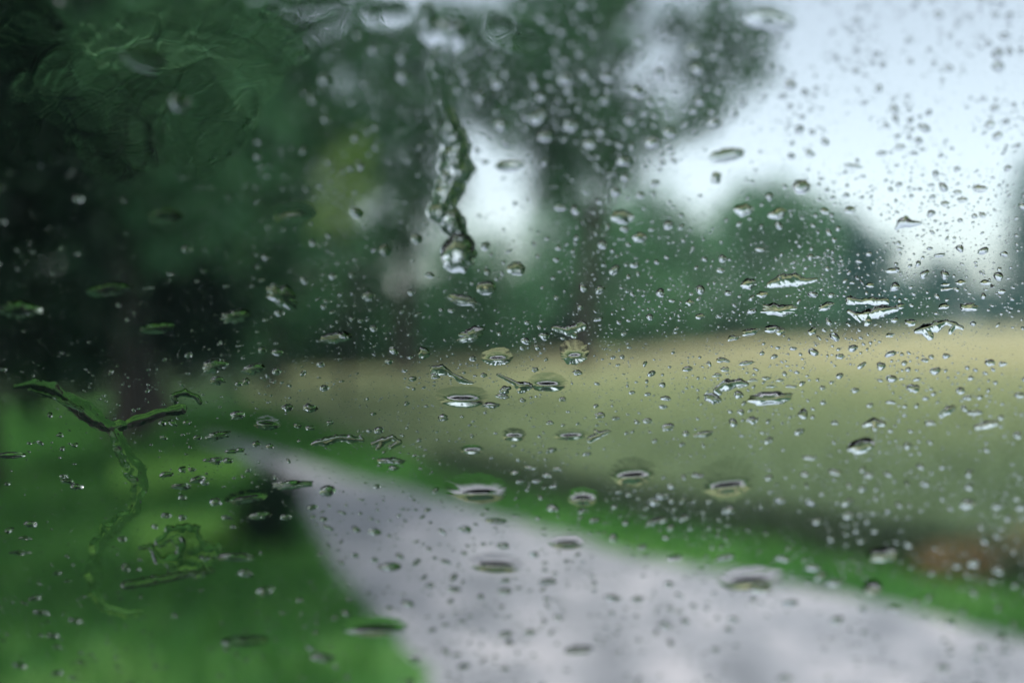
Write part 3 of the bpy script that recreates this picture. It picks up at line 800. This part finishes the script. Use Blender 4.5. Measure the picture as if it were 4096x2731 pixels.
# --- single drops worth a name
NAMED = [
 (1695, 1412, 48, 48, 0, .10, 'dark triangular bead left of centre above the field'),
 (3445, 1782, 112, 62, -14, .05, 'black-topped bead low over the right field'),
 (3080, 85, 210, 78, 8, .06, 'large blurred white drop at the top against tree and sky'),
 (2905, 622, 150, 55, -10, .07, 'large drop with a dark upper rim against the sky'),
 (2865, 712, 42, 52, 20, .12, 'small ragged drop just below the dark-rimmed one'),
 (3205, 748, 72, 60, 0, .10, 'dark olive drop beside the top of the rounded tree'),
 (2040, 662, 120, 52, -6, .05, 'pale oval drop inside the bright gap in the trees'),
 (2490, 868, 92, 58, 6, .06, 'blurred drop right of the bright gap in the trees'),
 (1425, 850, 62, 42, 28, .05, 'white-ended bead under the yellow-green tree'),
 (1540, 1000, 50, 46, 20, .05, 'small bead left of the fat bead, lower one of two'),
 (1665, 955, 46, 40, 10, .05, 'small dark bead left of the fat bead, upper one of two'),
 (1945, 1152, 78, 58, 0, .05, 'round olive bead right below the fat bead'),
 (1850, 1200, 120, 44, 6, .10, 'ragged drop with a black dash below the fat bead'),
 (2065, 1075, 78, 52, -6, .09, 'olive drop with a white hem right of the fat bead'),
 (1885, 1338, 118, 54, -14, .12, 'crooked olive drop above the far field edge'),
 (435, 1158, 165, 60, -4, .06, 'wide green blurred drop among the black left trees'),
 (660, 866, 150, 62, 0, .07, 'faint wide blurred drop high in the left trees'),
 (580, 240, 175, 85, 10, .08, 'big dim blurred drop in the upper left corner'),
 (720, 410, 85, 70, 30, .08, 'dark blurred blot in the upper left trees'),
 (80, 1238, 165, 72, 0, .08, 'very faint wide drop at the left edge'),
 (1130, 1185, 140, 80, 30, .10, 'faint slanting fin-shaped drop in the dark trees'),
 (945, 1265, 120, 56, -8, .10, 'grey-green drop left of the fin-shaped one'),
 (630, 1312, 140, 46, -6, .08, 'faint flat drop over the blackest trees'),
 (860, 1462, 110, 56, -14, .10, 'bright green ragged drop over the dark left trees'),
 (1015, 1475, 95, 42, -10, .08, 'pale pointed drop above the left tip of the field'),
 (1345, 1350, 125, 46, -8, .07, 'pale green spindle-shaped drop left of the field'),
 (45, 1820, 118, 28, -2, .03, 'slim bright green drop at the left edge'),
 (3490, 2348, 72, 62, -5, .05, 'white-bottomed drop on the right verge'),
 (3530, 2215, 125, 58, -2, .07, 'broad white drop above the right verge'),
 (3040, 2352, 92, 34, -2, .05, 'jet-black dash on the right of the road'),
 (980, 2562, 195, 44, -4, .05, 'long black blurred dash on the lower left grass'),
 (2315, 2597, 118, 34, -4, .06, 'dark blurred dash low in the middle of the road'),
 (3115, 1238, 140, 52, -2, .08, 'scalloped olive drop with a wavy white hem'),
 (2995, 1135, 66, 44, -12, .09, 'small olive drop left of the long olive one'),
 (3080, 1592, 178, 56, -4, .06, 'long black and white drop under the broken splash'),
 (2850, 1592, 74, 42, 6, .09, 'short black-topped drop left of the long white-hemmed one'),
 (3305, 1225, 70, 30, -14, .10, 'slanting small drop left of the forked one'),
 (3090, 1315, 68, 32, -3, .08, 'small winged drop at the far field edge on the right'),
 (2560, 950, 60, 40, 0, .10, 'white-hemmed drop over the far trees right of centre'),
 (1310, 1962, 66, 48, -6, .06, 'dark green bead where the road begins'),
 (1560, 2265, 96, 32, -1, .04, 'dark green dash on the left of the road'),
 (945, 2228, 160, 34, 1, .07, 'long black and white dash on the grass under the shrub'),
 (1170, 1937, 165, 36, -6, .10, 'thin green-black drop at the top of the dark shrub'),
]
for i, (a, b_, w, h, tl, rg, lb) in enumerate(NAMED):
    radial(a, b_, w, h, tl, rg, 0, 200 + i, lb, hr=(.42 if b_ > 1420 else .32 if w < 130 else .28) * (1.9 if b_ > 1900 else 1))

# --- further drops of the photograph, described by what lies behind them and their order
def zone(x, y):
    if y < 1150 and x > 2650 and not (y > 760 and x < 3500): return 'the pale sky'
    if y < 850 and x > 1550: return 'the tall middle trees'
    if x < 1500 and y < 1480: return 'the dark left trees'
    edge = 1475 - (x - 1200) * .065
    if y < edge: return 'the far tree line'
    mid = 1690 + (x - 1250) * .215
    if x > 1000 and y < mid: return 'the pale field'
    rr = np.interp(x, [900, 1280, 1700, 2100, 2600, 3400, 4096], [1780, 1870, 1985, 2095, 2235, 2385, 2560])
    rl_ = np.interp(y, [1750, 1850, 1935, 2080, 2180, 2330, 2470, 2731], [780, 960, 1150, 1235, 1270, 1370, 1520, 1700])
    if x > rl_ and y > rr: return 'the grey road'
    if x > 1100 and y <= rr: return 'the green verge'
    return 'the left grass'

MORE = [(3010,1520,50,14),(3065,1512,44,16),(3120,1520,40,14),(3085,1545,46,14),(3165,1545,54,14),(2965,1545,34,14),(2060,1890,48,22),(2120,1870,56,20),(2190,1900,46,22),(2230,1875,44,18),(2150,1925,52,18),(2215,1945,40,18),(2080,1925,36,20),(2975,840,92,56),(3110,855,82,52),(3300,845,46,28),(3400,840,52,30),(3960,500,44,40),(3850,800,50,26),(3920,755,72,34),(3830,770,44,22),(3930,860,36,26),(3780,815,40,26),(3990,545,50,36),(3600,590,50,28),(3240,615,40,36),(3410,665,90,22),(2420,400,44,40),
 (870,1522,72,40),(955,1535,36,22),(1110,1410,52,32),(1050,1400,46,28),(950,1660,66,42),(870,1742,115,38),(1320,1690,34,22),(1150,1630,52,36),(1240,1632,66,42),(650,1690,40,28),(690,1692,46,26),(748,1690,42,22),(655,1750,34,20),(1190,1702,38,22),(1240,1712,46,24),(985,1525,36,30),(1475,1185,62,44),(1375,1340,46,36),
 (1965,1620,76,30),(2020,1560,56,38),(1650,1515,40,24),(2310,1490,44,26),(2010,1585,62,24),(1772,1670,52,30),(2590,1682,46,26),(2672,1707,62,34),(1540,1842,78,26),(1575,1870,50,24),(2140,1478,30,24),(1740,1505,40,26),(2090,1600,30,20),(2250,1596,36,20),(1935,1500,30,22),(2400,1660,50,28),(2200,1690,34,20),
 (3050,1178,54,30),(3600,1225,44,28),(3000,1328,74,34),(3120,1325,46,34),(3250,1325,40,36),(2932,1352,52,26),(3572,1082,66,26),(3642,1290,54,34),(3875,1228,82,42),(3782,1138,44,16),(3785,1156,52,18),(3842,1130,46,26),(3942,1130,52,26),(2760,1210,40,30),(2800,1265,44,28),(3480,1140,40,24),(3560,1340,40,20),(3775,1225,52,28),
 (2890,1440,62,24),(2985,1452,74,20),(2900,1477,42,24),(2868,1500,46,18),(2750,1475,44,28),(3360,1425,44,26),(3652,1552,58,44),(3842,1562,48,30),(3960,1450,60,26),(4010,1455,40,22),(3010,1680,54,34),(3212,1655,54,40),(2815,1735,92,28),(4080,1580,58,26),(3700,1440,36,20),(3900,1650,70,26),(3870,1590,40,26),(3420,1560,40,24),(3290,1550,30,20),(3480,1620,36,20),(3340,1690,36,22),(3720,1690,48,28),(4070,1740,44,30),
 (2630,2085,108,32),(2620,2008,66,34),(1985,2085,96,26),(2190,2325,86,26),(1815,2357,66,24),(1580,1842,92,30),(2650,1985,60,28),(2790,1900,56,24),(3240,1830,60,24),(3340,1888,60,28),(3475,1900,56,24),(3220,1895,46,24),(3870,2015,72,46),(3992,2025,58,26),(4085,2030,50,28),(3575,2432,66,26),(2450,2390,80,24),(2380,2080,50,22),(2900,2230,90,26),(3130,2235,80,22),(3250,2270,90,24),(3340,2330,90,26),(3160,2410,80,24),(3700,1935,50,24),(3120,2000,50,26),(3270,2085,50,28),(3450,1955,44,26),(2700,2230,70,24),(2660,2500,70,24),(2550,2395,60,22),(3920,2590,60,22),(4020,2605,60,22),(3770,2670,70,24),(3140,2710,70,24),(1660,2635,46,28),(1855,2665,60,24),(2035,2570,44,24),(2020,2320,54,22),(1720,2340,44,24),(1420,2220,36,22),(1500,2240,40,22),
 (1040,2062,115,32),(1142,2067,52,26),(980,2292,72,30),(1062,2362,84,34),(1290,2627,118,36),(165,2450,76,24),(300,2482,64,24),(210,2542,56,24),(80,2662,64,24),(230,2692,56,22),(140,2392,64,22),(80,2210,84,22),(100,2152,64,18),(865,1842,64,34),(912,1842,52,26),(665,1897,62,28),(730,1877,36,30),(768,1877,38,20),(725,1945,94,28),(790,1917,76,32),(862,2007,56,36),(270,1925,66,22),(305,1947,60,28),(665,2062,48,26),(730,2070,40,26),(820,1930,40,24),(960,1800,40,24),(925,1805,60,22),(1025,1775,40,26),(1080,1785,36,24),(830,1840,40,20),(1250,2028,50,24),(490,2155,44,24),(620,2105,36,20),(730,1990,40,22),(820,2230,50,22),(790,1750,40,24),(200,1660,30,24),(255,1905,36,20),(240,1740,34,22),(300,1780,30,22)]
ORD = ['first', 'second', 'third', 'fourth', 'fifth', 'sixth', 'seventh', 'eighth', 'ninth', 'tenth', 'eleventh', 'twelfth', 'thirteenth', 'fourteenth', 'fifteenth', 'sixteenth', 'seventeenth', 'eighteenth', 'nineteenth', 'twentieth']
def sizeword(w): return 'broad' if w >= 84 else 'middling' if w >= 56 else 'small' if w >= 42 else 'little'
buckets = {}
for d in MORE: buckets.setdefault((zone(d[0], d[1]), sizeword(d[2])), []).append(d)
LOOK = {'the pale sky': 'dark-rimmed', 'the grey road': 'dark', 'the left grass': 'green', 'the dark left trees': 'pale green', 'the far tree line': 'bright', 'the pale field': 'glinting', 'the green verge': 'glinting', 'the tall middle trees': 'blurred white'}
def ordn(i): return ORD[i] if i < 20 else 'twenty-' + ORD[i - 20]
for (zn, sw), ds in buckets.items():
    ds.sort()
    for i, (a, b_, w, h) in enumerate(ds):
        n = len(ds)
        where = 'only one' if n == 1 else ordn(i) + ' from the left'
        lb = f'{sw} {LOOK[zn]} raindrop over {zn}, {where} of its size'
        r = np.random.default_rng(a * 7 + b_)
        radial(a, b_, w * .88, h * .88, r.uniform(-12, 8), .13, 0, 300 + i, lb, hr=.58 if b_ > 1900 else .38 if b_ > 1420 or a < 1500 else .30)

# --- random droplets: the larger ones things of their own, the mist one mass
def density(x, y):
    d = 0.45 + 0 * x
    d += 1.2 * np.exp(-(((x - 3400) / 750) ** 2 + ((y - 1150) / 330) ** 2))
    d += .75 * np.exp(-(((x - 2700) / 900) ** 2 + ((y - 1500) / 420) ** 2))
    d += .5 * np.exp(-(((x - 2300) / 420) ** 2 + ((y - 450) / 420) ** 2))
    d += .55 * np.exp(-(((x - 3500) / 600) ** 2 + ((y - 1850) / 300) ** 2))
    d += .35 * np.exp(-(((x - 3600) / 500) ** 2 + ((y - 450) / 350) ** 2))
    d *= np.where((x < 1000) & (y < 1500), .45, 1) * np.where((x < 1500) & (y > 1500), .7, 1)
    return d * (.55 + .85 * (vnoise(x / 190, y / 150, 3) + .6 * vnoise(x / 60, y / 55, 4)))
D_arr = np.array(drops)
def clear(x, y, w, pad=0.0):
    ok = np.ones(len(x), bool)
    for (cx, cyy, dw, dh) in D_arr:
        ok &= ((x - cx) / (dw / 2 + w * .55 + pad)) ** 2 + ((y - cyy) / (dh / 2 + w * .45 + pad)) ** 2 > 1
    return ok
NR = 27000
x = rng.uniform(-900, 5000, NR * 3); y = rng.uniform(-500, 3150, NR * 3)
keep = rng.random(len(x)) * 1.2 < density(x, y)
x, y = x[keep], y[keep]
w = np.clip(np.exp(rng.normal(math.log(8.3), .66, len(x))), 4.2, 42)
w *= np.where(y > 2000, 1.25, 1.0) * np.where(y < 600, 1.15, 1.0) * (1 + .55 * np.exp(-(((x - 2330) / 330) ** 2 + ((y - 400) / 380) ** 2)))
ok = clear(x, y, w)
x, y, w = x[ok], y[ok], w[ok]
# drop the ones that run into each other
order = np.argsort(-w)
x, y, w = x[order], y[order], w[order]
cellsz = 60.0; grid = {}; sel = []
for i in range(len(x)):
    gx_, gy_ = int(x[i] // cellsz), int(y[i] // cellsz)
    bad = False
    for a in (-1, 0, 1):
        for b_ in (-1, 0, 1):
            for j in grid.get((gx_ + a, gy_ + b_), ()):
                if abs(x[i] - x[j]) < .55 * (w[i] + w[j]) and abs(y[i] - y[j]) < .45 * (w[i] + w[j]): bad = True; break
            if bad: break
        if bad: break
    if not bad:
        grid.setdefault((gx_, gy_), []).append(i); sel.append(i)
x, y, w = x[sel], y[sel], w[sel]
# beaded lines left by the wiper
LINES = [((3270, 990), (3460, 1135), 22), ((3160, 1050), (3330, 1020), 8), ((3560, 1020), (3620, 1120), 10), ((2560, 300), (2440, 760), 26), ((2300, 560), (2420, 700), 9), ((1010, 1500), (1160, 1545), 8), ((3900, 1050), (4050, 1260), 16), ((2420, 760), (2440, 850), 7), ((2900, 880), (2760, 1010), 9)]
for (A, B_, n) in LINES:
    s = np.sort(rng.random(n))
    x = np.append(x, A[0] + (B_[0] - A[0]) * s + rng.normal(0, 4, n)); y = np.append(y, A[1] + (B_[1] - A[1]) * s + rng.normal(0, 4, n)); w = np.append(w, rng.uniform(7, 17, n))
inframe = (x > 10) & (x < 4086) & (y > 10) & (y < 2720)
n_named = len([o for o in C.objects if o.name.startswith('raindrop')])
big = np.argsort(-w * inframe)[:max(0, 296 - n_named)]
isbig = np.zeros(len(x), bool); isbig[big] = True
for i in np.nonzero(isbig)[0]:
    zn = zone(x[i], y[i])
    sx_, sy_ = px_scale(x[i], y[i])
    radial(float(x[i]), float(y[i]), float(w[i]) * 1.05, float(w[i] * min(1.1, max(.5, .95 * sx_ / sy_))), rng.uniform(-25, 20), .09, 0, i, f'little round raindrop among the scattered ones over {zn}', f'little raindrops over {zn}', hr=.45)
xs, ys, ws = x[~isbig], y[~isbig], w[~isbig]
# finest mist
NM = 36000
xm = rng.uniform(-300, 4400, NM * 3); ym = rng.uniform(-200, 2950, NM * 3)
dm = .35 + 1.6 * np.exp(-(((xm - 3300) / 800) ** 2 + ((ym - 1200) / 300) ** 2)) + .8 * np.exp(-(((xm - 1900) / 900) ** 2 + ((ym - 1600) / 300) ** 2))
k = (rng.random(len(xm)) * 3.2 < dm * (.7 + .6 * vnoise(xm / 90, ym / 80, 8)))
xm, ym = xm[k], ym[k]
wm = rng.uniform(3.0, 7.0, len(xm))
ok = clear(xm, ym, wm)
xs = np.concatenate([xs, xm[ok]]); ys = np.concatenate([ys, ym[ok]]); ws = np.concatenate([ws, wm[ok]])
n = len(xs); ns = 10
sx_, sy_ = px_scale(xs, ys)
asp = np.clip(sx_ / sy_, .35, 1.2) * rng.uniform(.62, 1.25, n)
tl = np.radians(rng.normal(0, 22, n))
th = np.linspace(0, 2 * math.pi, ns, endpoint=False)
lump = 1 + .16 * np.cos(2 * th[None] + rng.uniform(0, 6.28, (n, 1))) * rng.normal(0, 1, (n, 1)).clip(-1.5, 1.5) + .10 * np.cos(3 * th[None] + rng.uniform(0, 6.28, (n, 1))) * rng.normal(0, 1, (n, 1)).clip(-1.5, 1.5)
ox = (ws / 2)[:, None] * lump * np.cos(th)[None]; oy = (ws * asp / 2)[:, None] * lump * np.sin(th)[None]
ox, oy = ox * np.cos(tl)[:, None] - oy * np.sin(tl)[:, None], ox * np.sin(tl)[:, None] + oy * np.cos(tl)[:, None]
H = rng.uniform(.45, .72, n) * (ws / 2) * sx_ * np.clip(asp * sy_ / sx_, .5, 1)
rings = [.38, .7, .9, 1.0]
ay = (ws * asp * .10)
PX = [xs[:, None]]; PY = [(ys + ay)[:, None]]; PH = [H[:, None]]
for q in rings:
    PX.append(xs[:, None] + ox * q); PY.append((ys + ay)[:, None] + (oy - ay[:, None]) * q); PH.append((H * (1 - q * q) * (1 + .3 * q * q))[:, None] + 0 * ox)
PX.append(xs[:, None] + ox); PY.append(ys[:, None] + oy); PH.append(0 * ox)
PX = np.concatenate(PX, 1); PY = np.concatenate(PY, 1); PH = np.concatenate(PH, 1)
nv = PX.shape[1]
V = W(PX.ravel(), PY.ravel()) + NRM * PH.ravel()[:, None]
tri = []
def ii_(q, s): return 1 + q * ns + s % ns
for s in range(ns):
    tri.append((0, ii_(0, s), ii_(0, s + 1)))
    for q in range(3):
        a, b_, c_, d_ = ii_(q, s), ii_(q + 1, s), ii_(q + 1, s + 1), ii_(q, s + 1)
        tri += [(a, b_, c_), (a, c_, d_)]
for s in range(1, ns - 1): tri.append((ii_(4, 0), ii_(4, s + 1), ii_(4, s)))
tri = np.array(tri)
F = (tri[None] + (np.arange(n) * nv)[:, None, None]).reshape(-1, 3)
o = mesh_np('fine_droplets', V, F, M_water)
tag(o, 'fine spray of tiny droplets all over the windscreen', 'droplets', kind='stuff')
print('drops', n_named, 'spray', n)
